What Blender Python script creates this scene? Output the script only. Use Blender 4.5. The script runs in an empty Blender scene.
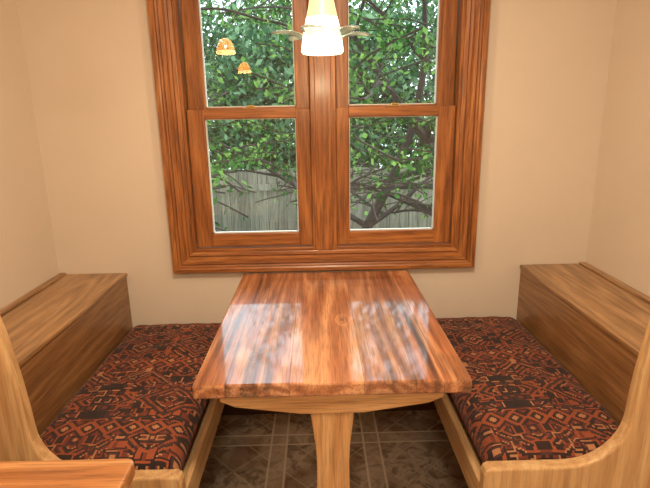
import bpy, bmesh, random, numpy as np
from math import *
from mathutils import Vector, Matrix, noise
random.seed(4); np.random.seed(4)
S=bpy.context.scene
S.view_settings.view_transform='Standard'
S.view_settings.look='None'
COL=S.collection
W=2.2086; XL=-1.2037; XR=1.2496; CX=0.027

# ---------------- camera -----------------
th,ps,ro,f=.2557,.0127,.0172,495.84
F=Vector((sin(ps)*cos(th),cos(ps)*cos(th),-sin(th)));R=Vector((cos(ps),-sin(ps),0));U=R.cross(F)
R2=R*cos(ro)-U*sin(ro);U2=U*cos(ro)+R*sin(ro)
cam=bpy.data.cameras.new('camera');co=bpy.data.objects.new('camera',cam);COL.objects.link(co)
cam.sensor_width=36;cam.lens=f/650*36;cam.clip_start=.02
m=Matrix((R2,U2,-F)).transposed().to_4x4();m.translation=Vector((0,0,1.45));co.matrix_world=m
S.camera=co

# ---------------- node helpers -----------------
def newmat(n):
    M=bpy.data.materials.new(n);M.use_nodes=True;nt=M.node_tree
    return M,nt,nt.nodes['Principled BSDF']
class N:
    def __init__(s,nt): s.nt=nt
    def node(s,t,**k):
        n=s.nt.nodes.new(t)
        for a,b in k.items(): setattr(n,a,b)
        return n
    def link(s,a,b): s.nt.links.new(a,b)
    def setin(s,inp,v):
        if isinstance(v,bpy.types.NodeSocket): s.link(v,inp)
        else: inp.default_value=v
    def math(s,op,a,b=None,c=None):
        n=s.node('ShaderNodeMath',operation=op);s.setin(n.inputs[0],a)
        if b is not None:s.setin(n.inputs[1],b)
        if c is not None:s.setin(n.inputs[2],c)
        return n.outputs[0]
    def vmath(s,op,a,b=None):
        n=s.node('ShaderNodeVectorMath',operation=op);s.setin(n.inputs[0],a)
        if b is not None:s.setin(n.inputs[1],b)
        return n.outputs[0]
    def ramp(s,fac,stops,interp='LINEAR'):
        n=s.node('ShaderNodeValToRGB');cr=n.color_ramp;cr.interpolation=interp
        while len(cr.elements)<len(stops): cr.elements.new(.5)
        for i,(p,c) in enumerate(stops): cr.elements[i].position=p
        for i,(p,c) in enumerate(stops): cr.elements[i].color=(*c,1) if len(c)==3 else c
        s.link(fac,n.inputs[0]);return n.outputs[0]
    def mix(s,fac,a,b,mode='MIX'):
        n=s.node('ShaderNodeMix',data_type='RGBA',blend_type=mode)
        s.setin(n.inputs[0],fac);s.setin(n.inputs[6],a);s.setin(n.inputs[7],b);return n.outputs[2]
    def noise(s,vec,scale=5,detail=4,rough=.5,dist=0):
        n=s.node('ShaderNodeTexNoise');s.link(vec,n.inputs['Vector'])
        n.inputs['Scale'].default_value=scale;n.inputs['Detail'].default_value=detail
        n.inputs['Roughness'].default_value=rough;n.inputs['Distortion'].default_value=dist
        return n.outputs[0]
    def mapping(s,vec,scale=(1,1,1),loc=(0,0,0)):
        n=s.node('ShaderNodeMapping');s.link(vec,n.inputs[0]);n.inputs['Scale'].default_value=scale;n.inputs['Location'].default_value=loc
        return n.outputs[0]
    def obj(s): return s.node('ShaderNodeTexCoord').outputs['Object']
def c255(r,g,b):
    q=lambda v:((v/255+.055)/1.055)**2.4 if v>10 else v/255/12.92
    return (q(r),q(g),q(b))

def wood(name,dark,mid,light,axis='y',planks=None,fence=0,rough=.35,coat=0.2,coat_rough=.1,pore=.3,rings=.3,freq=1.0,ringn=42,bump=.08,streak=None,knots=None,poref=210,bigf=46):
    """planks=(x0,width,[(start_fraction,tone)...]) boards side by side along x"""
    M,nt,B=newmat(name);n=N(nt);o=n.obj();vec=o;tone=None
    sep=n.node('ShaderNodeSeparateXYZ');n.link(o,sep.inputs[0])
    if planks:
        x0,wd,ls=planks
        q=n.math('DIVIDE',n.math('SUBTRACT',sep.outputs[0],x0),wd)
        tone=n.ramp(q,[(a,c) for a,c in ls],'CONSTANT')
        vec=n.vmath('ADD',o,n.vmath('MULTIPLY',tone,(17.,23.,9.)))
    if fence:
        fl=n.math('FLOOR',n.math('DIVIDE',n.math('ADD',sep.outputs[0],9.0),fence))
        wn=n.node('ShaderNodeTexWhiteNoise',noise_dimensions='1D');n.link(fl,wn.inputs['W'])
        tone=n.ramp(wn.outputs['Value'],[(0,(.7,.7,.7)),(1,(1.15,1.15,1.15))])
        vec=n.vmath('ADD',o,wn.outputs['Color'])
    ai='xyz'.index(axis)
    def sc(al,ac):
        v=[ac*freq]*3;v[ai]=al*freq;return tuple(v)
    kd=None
    if knots:
        for kx,ky,kr in knots:
            dv=n.vmath('MULTIPLY',n.vmath('SUBTRACT',o,(kx,ky,.75)),(1/kr,1/(kr*1.8),0.))
            ln_=n.node('ShaderNodeVectorMath',operation='LENGTH');n.link(dv,ln_.inputs[0])
            g_=n.math('POWER',2.718,n.math('MULTIPLY',n.math('POWER',ln_.outputs['Value'],2.0),-1.0))
            kd=g_ if kd is None else n.math('ADD',kd,g_)
    big=n.noise(n.mapping(vec,sc(1.6,bigf)),1,5,.6,.0)
    low=n.noise(n.mapping(vec,sc(.38,5.0)),1,1.0,.4,.0)
    if kd is not None: low=n.math('ADD',low,n.math('MULTIPLY',kd,.35))
    rg=n.math('MULTIPLY_ADD',n.math('SINE',n.math('MULTIPLY',low,ringn*2.6)),.5,.5)
    rg=n.math('POWER',rg,1.5)
    fine=n.noise(n.mapping(vec,sc(9,poref)),1,3,.6)
    g=n.math('ADD',n.math('MULTIPLY',big,1-rings*.5),n.math('MULTIPLY',rg,rings*.5))
    col=n.ramp(g,[(.22,dark),(.46,mid),(.70,light)])
    if streak:
        stn=n.noise(n.mapping(vec,sc(1.1,40),(3.1,1.7,.4)),1,5,.65,.1)
        area_=n.noise(n.mapping(vec,sc(1.6,5.5),(7,2,1)),1,1,.5)
        sm=n.math('MULTIPLY',n.ramp(stn,[(.42,(0,0,0)),(.62,(1,1,1))]),n.ramp(area_,[(.48,(0,0,0)),(.60,(.9,.9,.9))]))
        col=n.mix(sm,col,(*streak,1))
    if kd is not None:
        col=n.mix(n.ramp(kd,[(.55,(0,0,0)),(.95,(.85,.85,.85))]),col,(*dark,1))
    pr=n.ramp(fine,[(.36,(1-pore,)*3),(.54,(1,1,1))])
    col=n.mix(1,col,pr,'MULTIPLY')
    if tone is not None: col=n.mix(1,col,tone,'MULTIPLY')
    if planks:
        d=None
        for a,c in ls[1:]:
            e=n.math('LESS_THAN',n.math('ABSOLUTE',n.math('SUBTRACT',q,a)),.0018)
            d=e if d is None else n.math('MAXIMUM',d,e)
        col=n.mix(n.math('MULTIPLY',d,.5),col,(.05,.02,.008,1))
    n.link(col,B.inputs['Base Color']);B.inputs['Roughness'].default_value=rough
    B.inputs['Coat Weight'].default_value=coat;B.inputs['Coat Roughness'].default_value=coat_rough
    bp=n.node('ShaderNodeBump');bp.inputs['Strength'].default_value=bump;bp.inputs['Distance'].default_value=.002
    n.link(fine,bp.inputs['Height']);n.link(bp.outputs[0],B.inputs['Normal'])
    return M
def simple(name,col,rough=.5,metal=0,emit=None,es=0,alpha=1):
    M,nt,B=newmat(name);B.inputs['Base Color'].default_value=(*col,1);B.inputs['Roughness'].default_value=rough;B.inputs['Metallic'].default_value=metal
    if emit: B.inputs['Emission Color'].default_value=(*emit,1);B.inputs['Emission Strength'].default_value=es
    B.inputs['Alpha'].default_value=alpha
    return M

# ---------------- mesh helpers -----------------
def link(ob,parent=None):
    COL.objects.link(ob)
    if parent: ob.parent=parent
    return ob
def empty(name,loc=(0,0,0)):
    e=bpy.data.objects.new(name,None);e.empty_display_size=.1;COL.objects.link(e);return e
def from_bm(bm,name,mats,parent=None,smooth=False):
    me=bpy.data.meshes.new(name);bm.normal_update();bm.to_mesh(me);bm.free()
    for M in (mats if isinstance(mats,list) else [mats]): me.materials.append(M)
    if smooth:
        for p in me.polygons:p.use_smooth=True
    return link(bpy.data.objects.new(name,me),parent)
def add_box(bm,x0,x1,y0,y1,z0,z1,bev=0,seg=2,mi=0):
    b=bmesh.new();bmesh.ops.create_cube(b,size=1)
    for v in b.verts: v.co=Vector(((x0+x1)/2+v.co.x*(x1-x0),(y0+y1)/2+v.co.y*(y1-y0),(z0+z1)/2+v.co.z*(z1-z0)))
    if bev: bmesh.ops.bevel(b,geom=b.edges[:],offset=bev,segments=seg,affect='EDGES',profile=.5)
    for fc in b.faces: fc.material_index=mi
    t=bpy.data.meshes.new('t');b.to_mesh(t);b.free();bm.from_mesh(t);bpy.data.meshes.remove(t)
def boxes(name,lst,mats,parent=None,bev=.003):
    bm=bmesh.new()
    for q in lst:
        add_box(bm,*q[:6],bev=q[6] if len(q)>6 else bev,mi=q[7] if len(q)>7 else 0)
    return from_bm(bm,name,mats,parent)
def prism(name,pts,plane,a0,a1,mats,parent=None,bev=.004):
    """extrude 2D outline; plane 'xz' extrudes along y, 'xy' along z"""
    bm=bmesh.new()
    mk=(lambda p,a:(p[0],a,p[1])) if plane=='xz' else ((lambda p,a:(p[0],p[1],a)) if plane=='xy' else (lambda p,a:(a,p[0],p[1])))
    vs=[bm.verts.new(mk(p,a0)) for p in pts];fc=bm.faces.new(vs)
    r=bmesh.ops.extrude_face_region(bm,geom=[fc])
    d=Vector(mk((0,0),a1))-Vector(mk((0,0),a0))
    for v in r['geom']:
        if isinstance(v,bmesh.types.BMVert): v.co+=d
    bmesh.ops.recalc_face_normals(bm,faces=bm.faces[:])
    if bev:
        es=[e for e in bm.edges if len(e.link_faces)==2 and (len(e.link_faces[0].verts)>4)!=(len(e.link_faces[1].verts)>4)]
        bmesh.ops.bevel(bm,geom=es,offset=bev,segments=2,affect='EDGES',profile=.5)
    return from_bm(bm,name,mats,parent)

# ---------------- materials -----------------
def wallmat(name,c):
    M,nt,B=newmat(name);n=N(nt);o=n.obj()
    nz=n.noise(o,2.2,3);col=n.ramp(nz,[(.3,tuple(v*.95 for v in c)),(.7,c)])
    n.link(col,B.inputs['Base Color']);B.inputs['Roughness'].default_value=.7
    bp=n.node('ShaderNodeBump');bp.inputs['Strength'].default_value=.2;bp.inputs['Distance'].default_value=.003
    n.link(n.noise(o,120,3),bp.inputs['Height']);n.link(bp.outputs[0],B.inputs['Normal']);return M
M_wall=wallmat('wall_paint',(.725,.625,.515))
M_ceil=wallmat('ceiling_paint',(.8,.76,.7))
oak_d,oak_m,oak_l=c255(122,70,32),c255(156,94,44),c255(182,118,62)
M_wz=wood('window_oak_vertical',oak_d,oak_m,oak_l,'z',rough=.42,coat=.2,coat_rough=.2,rings=.4,pore=.42,poref=170)
M_wx=wood('window_oak_horizontal',oak_d,oak_m,oak_l,'x',rough=.42,coat=.2,coat_rough=.2,rings=.4,pore=.42,poref=170)
M_table=wood('table_top_oak',c255(138,84,54),c255(188,126,86),c255(216,162,120),'y',
  planks=(-.350,.759,[(0,(1.0,.94,.86)),(.115,(.90,.84,.82)),(.345,(1.06,1.0,.92)),(.614,(.82,.78,.77)),(.80,(.94,.84,.76)),(.90,(1.0,.9,.8))]),
  rough=.3,coat=1,coat_rough=.06,rings=.6,ringn=30,pore=.40,bump=.07,streak=c255(76,48,36),knots=[(.075,1.62,.014),(-.20,1.36,.010)],poref=170)
M_tbase=wood('table_base_oak',c255(164,112,66),c255(198,148,96),c255(214,170,120),'z',rough=.45)
M_tbx=wood('table_brace_oak',c255(164,112,66),c255(198,148,96),c255(214,170,120),'x',rough=.45)
M_by=wood('bench_board_long',c255(126,90,54),c255(164,122,78),c255(188,146,102),'y',rough=.38,coat=.4,rings=.45,pore=.34,poref=180,streak=c255(110,74,44))
M_bz=wood('bench_board_face',c255(116,80,48),c255(144,102,62),c255(164,122,80),'y',rough=.4,coat=.25,rings=.35,pore=.3,poref=190)
M_be=wood('bench_end_maple',c255(170,128,84),c255(196,154,106),c255(212,176,128),'z',rough=.45,pore=.2,rings=.35,poref=190)
M_ber=wood('bench_rail_maple',c255(170,128,84),c255(196,156,108),c255(212,176,128),'y',rough=.45,pore=.2,rings=.3)
M_side=wood('side_table_oak',c255(138,82,44),c255(180,120,72),c255(204,150,98),'x',rough=.35,coat=.4,pore=.35,rings=.4)
M_bshade=simple('bench_base_shade',(.03,.02,.015),.7)  # shade of the recess under the seat, put into the base colour
M_basb=wood('baseboard_wood',c255(60,34,18),c255(88,52,28),c255(104,66,38),'x')

# floor tiles
M_floor,nt,B=newmat('floor_slate_tile');n=N(nt);o=n.obj()
sep=n.node('ShaderNodeSeparateXYZ');n.link(o,sep.inputs[0])
def lines(v,off):
    fr=n.math('FRACT',n.math('DIVIDE',n.math('ADD',v,off),.42))
    a=n.math('LESS_THAN',n.math('ABSOLUTE',n.math('SUBTRACT',fr,.012)),.011)
    b=n.math('LESS_THAN',n.math('ABSOLUTE',n.math('SUBTRACT',fr,.18)),.011)
    st_=n.math('LESS_THAN',fr,.18)
    return n.math('MAXIMUM',a,b),st_
l1,s1=lines(sep.outputs[0],.24+4.2);l2,s2=lines(sep.outputs[1],4.35)
ln=n.math('MAXIMUM',l1,l2);st_=n.math('MAXIMUM',s1,s2)
dg=n.math('FRACT',n.math('DIVIDE',n.math('ADD',n.math('ADD',sep.outputs[0],sep.outputs[1]),8.05),.21))
dg2=n.math('FRACT',n.math('DIVIDE',n.math('ADD',n.math('SUBTRACT',sep.outputs[0],sep.outputs[1]),8.05),.21))
dl=n.math('MAXIMUM',n.math('LESS_THAN',dg,.05),n.math('LESS_THAN',dg2,.05))
cl=n.noise(o,12,8,.75,1.0);cl2=n.noise(o,4.2,3)
tc=n.ramp(cl,[(.32,c255(84,74,66)),(.44,c255(142,126,110)),(.56,c255(204,188,166)),(.70,c255(142,136,128))])
tc=n.mix(n.ramp(cl2,[(.42,(0,0,0)),(.6,(.65,.65,.65))]),tc,(*c255(126,94,74),1))
tc=n.mix(n.math('MULTIPLY',dl,n.math('SUBTRACT',.4,n.math('MULTIPLY',st_,.4))),tc,(*c255(216,202,180),1))
tc=n.mix(n.math('MULTIPLY',st_,.3),tc,(*c255(206,190,166),1))
col=n.mix(n.math('MULTIPLY',ln,.7),tc,(*c255(236,226,206),1))
n.link(col,B.inputs['Base Color']);B.inputs['Roughness'].default_value=.4
bp=n.node('ShaderNodeBump');bp.inputs['Strength'].default_value=.3;bp.inputs['Distance'].default_value=.004;n.link(cl,bp.inputs['Height']);n.link(bp.outputs[0],B.inputs['Normal'])

# kilim fabric: stepped diamonds, hooks and bands woven in small cells
M_fab,nt,B=newmat('kilim_fabric');n=N(nt);o=n.obj()
sn=n.vmath('SNAP',n.vmath('ADD',o,(5.,5.,5.)),(.0055,.0055,.0055));sep=n.node('ShaderNodeSeparateXYZ');n.link(sn,sep.inputs[0])
X,Y=sep.outputs[0],sep.outputs[1]
PX,PY=.115,.10
u=n.math('PINGPONG',X,PX);v=n.math('PINGPONG',Y,PY)
cellx=n.math('FLOOR',n.math('DIVIDE',X,PX*2));celly=n.math('FLOOR',n.math('DIVIDE',Y,PY*2))
wn=n.node('ShaderNodeTexWhiteNoise',noise_dimensions='1D');n.link(n.math('ADD',n.math('MULTIPLY',celly,7.31),n.math('MULTIPLY',n.math('MODULO',cellx,2.0),3.7)),wn.inputs['W'])
rnd=wn.outputs['Value']
d=n.math('ADD',n.math('DIVIDE',u,PX),n.math('DIVIDE',v,PY))
u2=n.math('PINGPONG',X,.035);v2=n.math('PINGPONG',n.math('ADD',Y,.02),.035)
d2=n.math('ADD',u2,v2)
cm=n.node('ShaderNodeCombineXYZ');n.link(u,cm.inputs[0]);n.link(v,cm.inputs[1]);n.link(n.math('MULTIPLY',rnd,2.3),cm.inputs[2])
vo=n.node('ShaderNodeTexVoronoi',distance='CHEBYCHEV');n.link(cm.outputs[0],vo.inputs['Vector']);vo.inputs['Scale'].default_value=27
vsp=n.node('ShaderNodeSeparateColor');n.link(vo.outputs['Color'],vsp.inputs[0])
blk,rst,red,tan,pur=c255(34,20,18),c255(156,76,40),c255(116,50,32),c255(188,128,86),c255(70,42,38)
big_m=n.ramp(n.math('FRACT',n.math('ADD',n.math('MULTIPLY',d,.98),n.math('MULTIPLY',rnd,.35))),[(0,red),(.07,tan),(.12,blk),(.24,rst),(.34,blk),(.40,pur),(.50,rst),(.58,blk),(.72,tan),(.77,red),(.90,blk)],'CONSTANT')
small_m=n.ramp(n.math('DIVIDE',d2,.07),[(0,tan),(.18,blk),(.34,rst),(.56,blk),(.74,red),(.93,tan)],'CONSTANT')
hook=n.ramp(n.math('FRACT',n.math('ADD',vsp.outputs[0],n.math('MULTIPLY',vo.outputs['Distance'],1.1))),[(0,blk),(.24,rst),(.42,blk),(.56,red),(.70,blk),(.82,tan),(.90,pur)],'CONSTANT')
k1=n.math('GREATER_THAN',vsp.outputs[1],.5)
col=n.mix(k1,big_m,hook)
band=n.math('LESS_THAN',n.math('PINGPONG',n.math('ADD',Y,.05),.20),.035)
col=n.mix(band,col,small_m)
bg_=n.noise(o,6,3);col=n.mix(n.ramp(bg_,[(.35,(.3,.3,.3)),(.65,(.04,.04,.04))]),col,(*c255(68,36,28),1))
wv=n.noise(n.mapping(o,(500,500,500)),1,2);col=n.mix(1,col,n.ramp(wv,[(.3,(.65,.65,.65)),(.7,(1.1,1.1,1.1))]),'MULTIPLY')
n.link(col,B.inputs['Base Color']);B.inputs['Roughness'].default_value=.9;B.inputs['Sheen Weight'].default_value=.06
bp=n.node('ShaderNodeBump');bp.inputs['Strength'].default_value=.4;bp.inputs['Distance'].default_value=.002;n.link(wv,bp.inputs['Height']);n.link(bp.outputs[0],B.inputs['Normal'])

# window glass
M_glass=bpy.data.materials.new('window_glass');M_glass.use_nodes=True;nt=M_glass.node_tree;nt.nodes.clear();n=N(nt)
out=n.node('ShaderNodeOutputMaterial');tr=n.node('ShaderNodeBsdfTransparent');gl=n.node('ShaderNodeBsdfGlossy');gl.inputs['Roughness'].default_value=0
mx=n.node('ShaderNodeMixShader');fr=n.node('ShaderNodeFresnel');fr.inputs[0].default_value=1.5
n.link(fr.outputs[0],mx.inputs[0]);n.link(tr.outputs[0],mx.inputs[1]);n.link(gl.outputs[0],mx.inputs[2]);n.link(mx.outputs[0],out.inputs[0])
M_gask=simple('glass_gasket',(.7,.75,.75),.4)
M_brass=simple('brass',(.6,.4,.15),.3,1)

# ---------------- room shell -----------------
YB=-2.4;ZC=2.5;T=.12
ox0,ox1,oz0,oz1=-.60,.647,.82,2.11   # wall opening
boxes('wall_back',[(XL-T,ox0,W,W+T,0,ZC),(ox1,XR+T,W,W+T,0,ZC),(ox0,ox1,W,W+T,0,oz0),(ox0,ox1,W,W+T,oz1,ZC)],M_wall,bev=0)
boxes('wall_left',[(XL-T,XL,YB,W,0,ZC)],M_wall,bev=0)
boxes('wall_right',[(XR,XR+T,YB,W,0,ZC)],M_wall,bev=0)
boxes('wall_front',[(XL-T,XR+T,YB-T,YB,0,ZC)],M_wall,bev=0)
boxes('floor',[(XL-T,XR+T,YB-T,W+T,-.1,0)],M_floor,bev=0)
boxes('ceiling',[(XL-T,XR+T,YB-T,W+T,ZC,ZC+.1)],M_ceil,bev=0)
boxes('baseboard_back',[(-.58,.64,W-.015,W-.0005,0.001,.10)],M_basb,bev=.003)

# ---------------- window -----------------
win=empty('window_1')
wl,wr,wb,wt=-.6702,.7167,.754,2.175
def frame_ring(name,x0,x1,z0,z1,w,y0,y1,bev=.004,parent=win):
    bm=bmesh.new()
    add_box(bm,x0,x0+w,y0,y1,z0,z1,bev,mi=0);add_box(bm,x1-w,x1,y0,y1,z0,z1,bev,mi=0)
    add_box(bm,x0+w*.02,x1-w*.02,y0+.0005,y1,z0+.0003,z0+w,bev,mi=1);add_box(bm,x0+w*.02,x1-w*.02,y0+.0005,y1,z1-w,z1,bev,mi=1)
    return from_bm(bm,name,[M_wz,M_wx],parent)
def mitred(name,x0,x1,z0,z1,prof):
    bm=bmesh.new();rows=[]
    for i,d in prof:
        rows.append([bm.verts.new(p) for p in ((x0+i,W-d,z0+i),(x1-i,W-d,z0+i),(x1-i,W-d,z1-i),(x0+i,W-d,z1-i))])
    for a,b in zip(rows,rows[1:]):
        for k in range(4):
            fc=bm.faces.new((a[k],a[(k+1)%4],b[(k+1)%4],b[k]));fc.material_index=1 if k%2==0 else 0
    bmesh.ops.recalc_face_normals(bm,faces=bm.faces[:])
    return from_bm(bm,name,[M_wz,M_wx],win)
mitred('casing',wl,wr,wb,wt,[(0,0.0),(0,.028),(.003,.034),(.018,.034),(.024,.030),(.026,.018),(.034,.014),(.040,.023),(.056,.021),(.062,.012),(.072,.010),(.078,.017),(.090,.015),(.094,.012),(.094,-.02)])
jx0,jx1,jz0,jz1=-.576,.623,.848,2.081
frame_ring('jamb',jx0-.022,jx1+.022,jz0-.022,jz1+.022,.030,W+.001,W+.115,.001)
frame_ring('stop_bead',jx0-.001,jx1+.001,jz0-.001,jz1+.001,.014,W-.008,W+.018,.003)
bm=bmesh.new()
add_box(bm,-.026,.084,W-.010,W+.115,jz0,jz1,.003);add_box(bm,-.006,.064,W-.018,W-.008,jz0,jz1,.003)
from_bm(bm,'mullion',[M_wz],win)
def sash(nm,gx0,gx1,gz0,gz1,x0,x1,z0,z1,y0,y1):
    bm=bmesh.new()
    add_box(bm,x0,gx0,y0,y1,z0,z1,.004,mi=0);add_box(bm,gx1,x1,y0,y1,z0,z1,.004,mi=0)
    add_box(bm,gx0-.003,gx1+.003,y0+.001,y1-.001,z0,gz0,.004,mi=1);add_box(bm,gx0-.003,gx1+.003,y0+.001,y1-.001,gz1,z1,.004,mi=1)
    from_bm(bm,nm+'_frame',[M_wz,M_wx],win)
    ym=(y0+y1)/2
    boxes(nm+'_glass',[(gx0-.002,gx1+.002,ym,ym+.0005,gz0-.002,gz1+.002)],M_glass,win,0)
    g=.004
    boxes(nm+'_gasket',[(gx0,gx0+g,ym-.004,ym+.012,gz0,gz1),(gx1-g,gx1,ym-.004,ym+.012,gz0,gz1),(gx0,gx1,ym-.004,ym+.012,gz0,gz0+g),(gx0,gx1,ym-.004,ym+.012,gz1-g,gz1)],M_gask,win,0)
for nm,gx0,gx1,x0,x1 in (('left',-.486,-.090,-.562,-.027),('right',.143,.533,.085,.609)):
    sash(nm+'_lower_sash',gx0,gx1,.925,1.438,x0,x1,.862,1.478,W+.019,W+.058)
    sash(nm+'_upper_sash',gx0,gx1,1.487,2.02,x0,x1,1.445,2.068,W+.062,W+.100)
    cx=(gx0+gx1)/2
    boxes(nm+'_sash_lock',[(cx-.03,cx+.03,W+.022,W+.05,1.478,1.484,.002),(cx-.012,cx+.02,W+.024,W+.044,1.484,1.494,.003)],M_brass,win)
boxes('outer_sill',[(ox0,ox1,W+.12,W+.2,.80,.83)],M_wx,win)

# ---------------- table -----------------
tab=empty('dining_table')
TL,TR,TF=-.350,.409,1.197;TB=W-.034
boxes('top',[(TL,TR,TF,TB,.709,.75,.006)],M_table,tab)
c=.028
y=1.24
brace=[(c-.31,.7085),(c+.31,.7085),(c+.31,.688),(c+.27,.670),(c+.09,.644),(c-.09,.644),(c-.27,.670),(c-.31,.688)]
prism('brace',brace,'xz',y-.025,y+.04,M_tbx,tab)
prof=[(.646,.062),(.60,.057),(.54,.050),(.48,.047),(.40,.048),(.30,.052),(.22,.057),(.10,.060),(.06,.060)]
leg=[(c+w,z) for z,w in prof]+[(c-w,z) for z,w in reversed(prof)]
prism('leg',leg,'xz',y-.02,y+.03,M_tbase,tab)
boxes('foot',[(c-.25,c+.25,y-.035,y+.045,.001,.06,.01)],M_tbx,tab)
boxes('wall_cleat',[(c-.30,c+.30,W-.032,W-.001,.66,.7085,.003)],M_tbx,tab)
boxes('center_rail',[(c-.02,c+.02,y+.04,W-.033,.665,.7085,.003)],M_tbx,tab)

# ---------------- benches -----------------
def bench(side):
    s=-1 if side=='left' else 1
    e=empty('built_in_bench')
    mirror=lambda x:CX+s*x
    wall=(CX-XL if s<0 else XR-CX)-.001
    inner=(CX+.8964 if s<0 else .9438-CX)
    def bx(nm,lst,mat,bev=.003):
        L=[]
        for q in lst:
            a,b=sorted((mirror(q[0]),mirror(q[1])));L.append((a,b)+tuple(q[2:]))
        boxes(nm,L,mat,e,bev)
    Y0=1.185;Y1=W-.001
    bx('back_face',[(inner,inner+.02,Y0,Y1,.40,.738)],M_bz)
    bx('back_top',[(inner-.006,wall-.035,Y0,Y1,.7385,.7545,.004)],M_by)
    bx('back_top_strip',[(wall-.033,wall,Y0,Y1,.7385,.762,.005)],M_by)
    bx('seat_board',[(.435,wall,Y0,Y1,.385,.405)],M_ber)
    bx('seat_rail',[(.415,.434,Y0,Y1,.335,.43,.005)],M_ber)
    bx('base',[(.60,.62,Y0+.02,Y1,.001,.384)],M_bshade)
    pts=[(wall,.0015),(wall,1.06),(.93,1.06),(.885,1.052),(.855,1.03),(.838,.99)]
    pts+=[(.826,.93),(.815,.85),(.806,.78),(.800,.70)]
    for i in range(0,9):
        a=i/8*pi/2
        pts.append((.640+.158*cos(a),.655-.150*sin(a)))
    pts+=[(.62,.505),(.43,.505),(.418,.498),(.413,.485),(.413,.0015)]
    P=[(mirror(x),z) for x,z in pts]
    if s<0:P=P[::-1]
    prism('end_panel',P,'xz',1.145,1.184,M_be,e,.006)
    return e,inner
def cushion(s,inner):
    x0,x1=sorted((CX+s*.443,CX+s*(inner-.002)))
    y0,y1,z0,z1=1.187,W-.003,.406,.516
    bm=bmesh.new();bmesh.ops.create_cube(bm,size=2)
    bmesh.ops.subdivide_edges(bm,edges=bm.edges[:],cuts=43,use_grid_fill=True)
    hx,hy,hz=(x1-x0)/2,(y1-y0)/2,(z1-z0)/2
    for v in bm.verts:
        x,y,z=v.co.x*hx,v.co.y*hy,v.co.z*hz
        r=.052
        q=Vector((max(abs(x)-(hx-r),0),max(abs(y)-(hy-r),0),max(abs(z)-(hz-r),0)))
        if q.length>1e-6:
            c0=Vector((min(abs(x),hx-r),min(abs(y),hy-r),min(abs(z),hz-r)))
            p=c0+q.normalized()*r
            x,y,z=copysign(p.x,x),copysign(p.y,y),copysign(p.z,z)
        crown=(1-(x/hx)**2)**.7*(1-(y/hy)**4) if abs(x)<hx and abs(y)<hy else 0
        if z>0:
            z+= -.008+.022*crown+.007*noise.noise(Vector((x*9,y*9,s*3)))+.003*noise.noise(Vector((x*30,y*14,s)))
        w=.003*noise.noise(Vector((x*20,y*20,z*40)))
        x*=1-abs(w)*.5;y*=1-abs(w)*.3
        v.co=Vector(((x0+x1)/2+x,(y0+y1)/2+y,(z0+z1)/2+z))
    return from_bm(bm,'seat_cushion',M_fab,None,True)
for sd,s in (('left',-1),('right',1)):
    e,inn=bench(sd);cushion(s,inn)

# ---------------- foreground side table -----------------
st=empty('side_table')
def rr(x0,x1,y0,y1,r,k=6):
    P=[]
    for cx,cy,a0 in ((x1-r,y1-r,0),(x0+r,y1-r,90),(x0+r,y0+r,180),(x1-r,y0+r,270)):
        for i in range(k+1):
            a=radians(a0+90*i/k);P.append((cx+r*cos(a),cy+r*sin(a)))
    return P
prism('top',rr(-1.17,-.398,.40,.915,.02),'xy',.715,.75,M_side,st,.006)
boxes('apron',[(-1.13,-.445,.44,.46,.64,.7145),(-1.13,-.445,.85,.87,.64,.7145),(-1.13,-1.11,.46,.85,.64,.7145),(-.465,-.445,.46,.85,.64,.7145)],M_side,st)
L=[]
for x in (-1.13,-.495):
    for y in (.44,.82): L.append((x,x+.05,y,y+.05,.001,.7145,.005))
boxes('legs',L,M_tbase,st)

# ---------------- pendant lamps -----------------
def lathe(bm,prof,cx,cy,seg=32,mi=0):
    rings=[[bm.verts.new((cx+r*cos(2*pi*i/seg),cy+r*sin(2*pi*i/seg),z)) for i in range(seg)] for r,z in prof]
    for a,b in zip(rings,rings[1:]):
        for i in range(seg):
            fc=bm.faces.new((a[i],a[(i+1)%seg],b[(i+1)%seg],b[i]));fc.smooth=True;fc.material_index=mi
M_sh=simple('shade_glass_lit',(.9,.85,.7),.3,0,(1,.86,.58),5)
M_shu=simple('shade_glass_amber',(.85,.7,.45),.3,0,(1,.66,.30),.75)
M_or=simple('shade_glass_orange',(.9,.6,.25),.3,0,(1,.36,.06),14)
M_orc=simple('shade_glass_bright',(.9,.6,.25),.3,0,(1,.55,.18),22)
M_met=simple('brushed_nickel',(.6,.58,.55),.3,1)
M_pet=bpy.data.materials.new('petal_glass');M_pet.use_nodes=True
Bp=M_pet.node_tree.nodes['Principled BSDF'];Bp.inputs['Base Color'].default_value=(.42,.50,.44,1);Bp.inputs['Roughness'].default_value=.15;Bp.inputs['Alpha'].default_value=.85;Bp.inputs['Metallic'].default_value=.3
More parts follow.
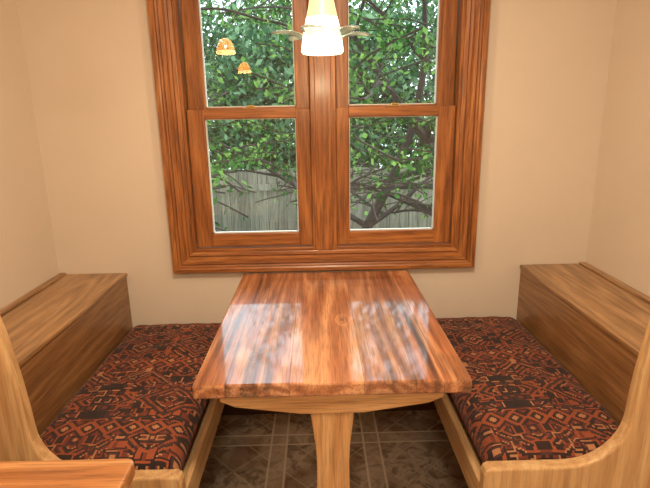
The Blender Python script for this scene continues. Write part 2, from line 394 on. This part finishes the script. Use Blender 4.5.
def pendant(cx,cy,zb,main):
    e=empty('pendant_lamp')
    bm=bmesh.new()
    if main:
        lathe(bm,[(.0,zb+.006),(.055,zb+.002),(.0635,zb),(.068,zb+.006),(.062,zb+.05),(.050,zb+.105)],cx,cy,mi=0)
        lathe(bm,[(.050,zb+.105),(.042,zb+.14),(.034,zb+.18),(.028,zb+.205),(.02,zb+.212),(0,zb+.213)],cx,cy,mi=1)
        from_bm(bm,'shade',[M_sh,M_shu],e);top=zb+.21
    else:
        lathe(bm,[(.0,zb+.004),(.045,zb+.001),(.066,zb)],cx,cy,mi=1)
        lathe(bm,[(.066,zb),(.068,zb+.010),(.064,zb+.020)],cx,cy,mi=1)
        lathe(bm,[(.064,zb+.020),(.058,zb+.05),(.044,zb+.080),(.026,zb+.098),(0,zb+.105)],cx,cy,mi=0)
        from_bm(bm,'shade',[M_or,M_orc],e);top=zb+.10
    bm=bmesh.new()
    lathe(bm,[(0,top+.04),(.014,top+.04),(.018,top),(.0,top-.005)],cx,cy,mi=0)
    lathe(bm,[(.003,top+.04),(.003,2.48)],cx,cy,8)
    lathe(bm,[(0.0,2.465),(.05,2.47),(.055,2.499),(0,2.499)],cx,cy)
    from_bm(bm,'cord_and_canopy',M_met,e)
    if not main: return
    bm=bmesh.new()
    for k in range(6):
        a=2*pi*k/6+.22;ca,sa=cos(a),sin(a);rows=[]
        for i in range(9):
            t=i/8;r=.055+t*.105;w=.036*sin(pi*min(1,(t*.86+.14)))**.8+.0005
            z=zb+.050+.012*sin(t*pi*.9)+.006*t
            row=[]
            for j in (-1,-.5,0,.5,1):
                row.append(bm.verts.new((cx+r*ca-w*j*sa,cy+r*sa+w*j*ca,z-.006*abs(j))))
            rows.append(row)
        for p,q in zip(rows,rows[1:]):
            for j in range(4):
                fc=bm.faces.new((p[j],p[j+1],q[j+1],q[j]));fc.smooth=True
    ob=from_bm(bm,'glass_petals',M_pet,e,True)
    md=ob.modifiers.new('s','SOLIDIFY');md.thickness=.003
    if main:
        l=bpy.data.lights.new('bulb','POINT');l.energy=5;l.color=(1,.76,.46);l.shadow_soft_size=.04
        lo=bpy.data.objects.new('bulb',l);lo.location=(cx,cy,zb-.05);link(lo,e)
pendant(.024,1.70,1.640,True)
pendant(-.615,.92,1.865,False)
pendant(-.71,-.68,1.865,False)

def area(name,loc,rot,size,energy,color):
    l=bpy.data.lights.new(name,'AREA');l.shape='DISK';l.size=size;l.energy=energy;l.color=color
    o=bpy.data.objects.new(name,l);o.location=loc;o.rotation_euler=rot;COL.objects.link(o)
area('ceiling_light',(.10,.60,2.47),(0,0,0),.4,36,(1,.81,.58))
area('ceiling_light',(.0,-1.2,2.47),(0,0,0),.4,30,(1,.83,.62))

# ---------------- outdoors -----------------
w=bpy.data.worlds.new('sky');S.world=w;w.use_nodes=True;nt=w.node_tree;n=N(nt)
bg=nt.nodes['Background'];bg.inputs[0].default_value=(.78,.92,1,1);bg.inputs[1].default_value=3.4
sl=bpy.data.lights.new('sun','SUN');sl.energy=5;sl.angle=.03;sl.color=(1,.95,.82);so=bpy.data.objects.new('sun',sl);COL.objects.link(so)
so.rotation_euler=(radians(-22),radians(28),0);so.location=(0,5,8)
GZ=-1.1
M_grass,nt,B=newmat('lawn');n=N(nt);n.link(n.ramp(n.noise(n.obj(),9,5),[(.3,(.03,.06,.015)),(.7,(.12,.17,.05))]),B.inputs['Base Color']);B.inputs['Roughness'].default_value=.9
boxes('ground',[(-14,14,W+.5,24,GZ-.1,GZ)],M_grass,bev=0)
M_fence=wood('weathered_fence',c255(104,98,84),c255(138,132,114),c255(164,156,136),'z',fence=.14,rough=.8,coat=0)
bm=bmesh.new();x=-9
FY=7.3
while x<9:
    h=.68+random.uniform(-.02,.02)
    add_box(bm,x,x+.13,FY,FY+.02,GZ+.001,h,.004,1);x+=.14
add_box(bm,-9,9,FY-.04,FY,.38,.47);add_box(bm,-9,9,FY-.04,FY,-.8,-.71)
from_bm(bm,'wooden_fence',M_fence)

def leafmat(name,cs,tl=.4):
    M=bpy.data.materials.new(name);M.use_nodes=True;nt=M.node_tree;nt.nodes.clear();n=N(nt)
    out=n.node('ShaderNodeOutputMaterial');at=n.node('ShaderNodeAttribute',attribute_name='rnd')
    col=n.ramp(at.outputs['Fac'],[(i/(len(cs)-1),c) for i,c in enumerate(cs)])
    d=n.node('ShaderNodeBsdfDiffuse');t=n.node('ShaderNodeBsdfTranslucent');mx=n.node('ShaderNodeMixShader');mx.inputs[0].default_value=tl
    n.link(col,d.inputs[0]);n.link(col,t.inputs[0]);n.link(d.outputs[0],mx.inputs[1]);n.link(t.outputs[0],mx.inputs[2]);n.link(mx.outputs[0],out.inputs[0])
    return M
M_leaf=leafmat('leaf_green',[(.012,.05,.016),(.035,.125,.03),(.095,.24,.055),(.25,.44,.11)])
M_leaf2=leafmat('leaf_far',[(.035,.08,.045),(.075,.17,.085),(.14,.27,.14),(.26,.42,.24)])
M_bark=simple('bark',(.035,.026,.02),.9)
def leaves_mesh(P,size,seed):
    rs=np.random.RandomState(seed);n_=len(P)
    d=rs.normal(size=(n_,3));d[:,2]-=.4;d/=np.linalg.norm(d,axis=1)[:,None]
    u=rs.normal(size=(n_,3));u-=(u*d).sum(1)[:,None]*d;u/=np.linalg.norm(u,axis=1)[:,None]
    L=(size*rs.uniform(.6,1.3,n_))[:,None];Wd=L*.25
    V=np.stack([P,P+d*L*.5+u*Wd,P+d*L,P+d*L*.5-u*Wd],1).reshape(-1,3)
    return V,rs.rand(n_)
def plant(name,segs,P,size,mat,seed,ymax=99):
    verts=[];faces=[]
    for a,b,ra,rb in segs:
        a=Vector(a);b=Vector(b)
        if min(a.y,b.y)<W+.7 or max(a.y,b.y)>ymax: continue
        dd=(b-a).normalized();u=dd.orthogonal().normalized();v=dd.cross(u);k0=len(verts)
        for p,r in ((a,ra),(b,rb)):
            for i in range(6):
                verts.append(p+u*r*cos(i*pi/3)+v*r*sin(i*pi/3))
        for i in range(6): faces.append((k0+i,k0+(i+1)%6,k0+6+(i+1)%6,k0+6+i))
    nb=len(faces);k0=len(verts)
    P=np.array(P);P=P[(P[:,1]>W+.8)&(P[:,1]<ymax-.05)]
    V,rn=leaves_mesh(P,size,seed)
    allv=[tuple(q) for q in verts]+[tuple(q) for q in V]
    faces+= [(k0+4*i,k0+4*i+1,k0+4*i+2,k0+4*i+3) for i in range(len(rn))]
    me=bpy.data.meshes.new(name);me.from_pydata(allv,[],faces);me.materials.append(M_bark);me.materials.append(mat)
    mi=np.ones(len(faces),int);mi[:nb]=0;me.polygons.foreach_set('material_index',mi)
    at=me.attributes.new('rnd','FLOAT','FACE');fv=np.zeros(len(faces));fv[nb:]=rn;at.data.foreach_set('value',fv)
    return link(bpy.data.objects.new(name,me))
def tree(name,base,h,seed,nleaf,size,mat,spread=1.0,r0=.07,levels=4,lean=0):
    rnd=random.Random(seed);segs=[];tips=[]
    def grow(p,d,L,r,lev):
        q=p;k=6
        for i in range(k):
            d=(d+Vector((rnd.gauss(0,.13),rnd.gauss(0,.13),rnd.gauss(0,.08)-.07*(lev>0)))).normalized()
            q2=q+d*L/k;segs.append((q,q2,max(.007,r*(1-i*.12)),max(.007,r*(1-(i+1)*.12))))
            if lev>=2: tips.append((q,q2))
            if lev<levels and (i>=1 or lev>0) :
                for _ in range(1 if lev else 2):
                    if rnd.random()<.85:
                        a=rnd.uniform(0,2*pi);s_=Vector((cos(a),sin(a),rnd.uniform(-.1,.7)))
                        grow(q2,(d*.35+s_*spread).normalized(),L*rnd.uniform(.42,.66),r*(1-(i+1)*.12)*.66,lev+1)
            q=q2
    grow(Vector(base),Vector((lean,0,1)).normalized(),h,r0,0)
    P=[]
    while len(P)<nleaf:
        a,b=rnd.choice(tips);t=rnd.random();p=a.lerp(b,t)
        if (p.z<.85 and rnd.random()<.9) or (p.z>2.9 and rnd.random()<.8):
            nleaf-=1;continue
        P.append((p.x+rnd.gauss(0,.04),p.y+rnd.gauss(0,.04),p.z+rnd.gauss(0,.04)))
    return plant(name,segs,P,size,mat,seed,FY-.12)
tree('garden_tree',(-1.5,5.4,GZ-.001),3.6,11,10000,.06,M_leaf,levels=3,r0=.09)
tree('garden_tree',(.1,6.2,GZ-.001),4.0,23,9000,.065,M_leaf,levels=3,r0=.08,lean=.15)
tree('garden_tree',(2.2,5.4,GZ-.001),3.8,37,9000,.06,M_leaf,levels=3,r0=.09,lean=-.2)
def bush(name,cx,cy,rx,ry,z0,z1,nl,size,mat,seed):
    rs=np.random.RandomState(seed);segs=[]
    for k in range(9):
        a=rs.uniform(0,2*pi);segs.append(((cx,cy,GZ-.001),(cx+rx*.6*cos(a),cy+ry*.6*sin(a),z0+(z1-z0)*rs.uniform(.5,.9)),.02,.006))
    u=rs.normal(size=(nl,3));u/=np.linalg.norm(u,axis=1)[:,None];rr_=rs.uniform(.45,1.05,nl)[:,None]
    bump=1+.2*np.sin(u[:,:1]*7+seed)*np.cos(u[:,2:]*6)
    P=u*rr_*bump*np.array([rx,ry,(z1-z0)/2])+np.array([cx,cy,(z0+z1)/2])
    P[:,2]=np.maximum(P[:,2],GZ+.12)
    return plant(name,segs,P,size,mat,seed)
bush('garden_shrub',-2.0,6.4,.75,.45,GZ+.1,.35,4000,.08,M_leaf,1)
bush('garden_shrub',.3,6.7,.35,.3,GZ+.1,-.1,1500,.07,M_leaf,2)
bush('garden_shrub',2.0,6.4,.6,.4,GZ+.1,.05,2600,.08,M_leaf,3)
k=5
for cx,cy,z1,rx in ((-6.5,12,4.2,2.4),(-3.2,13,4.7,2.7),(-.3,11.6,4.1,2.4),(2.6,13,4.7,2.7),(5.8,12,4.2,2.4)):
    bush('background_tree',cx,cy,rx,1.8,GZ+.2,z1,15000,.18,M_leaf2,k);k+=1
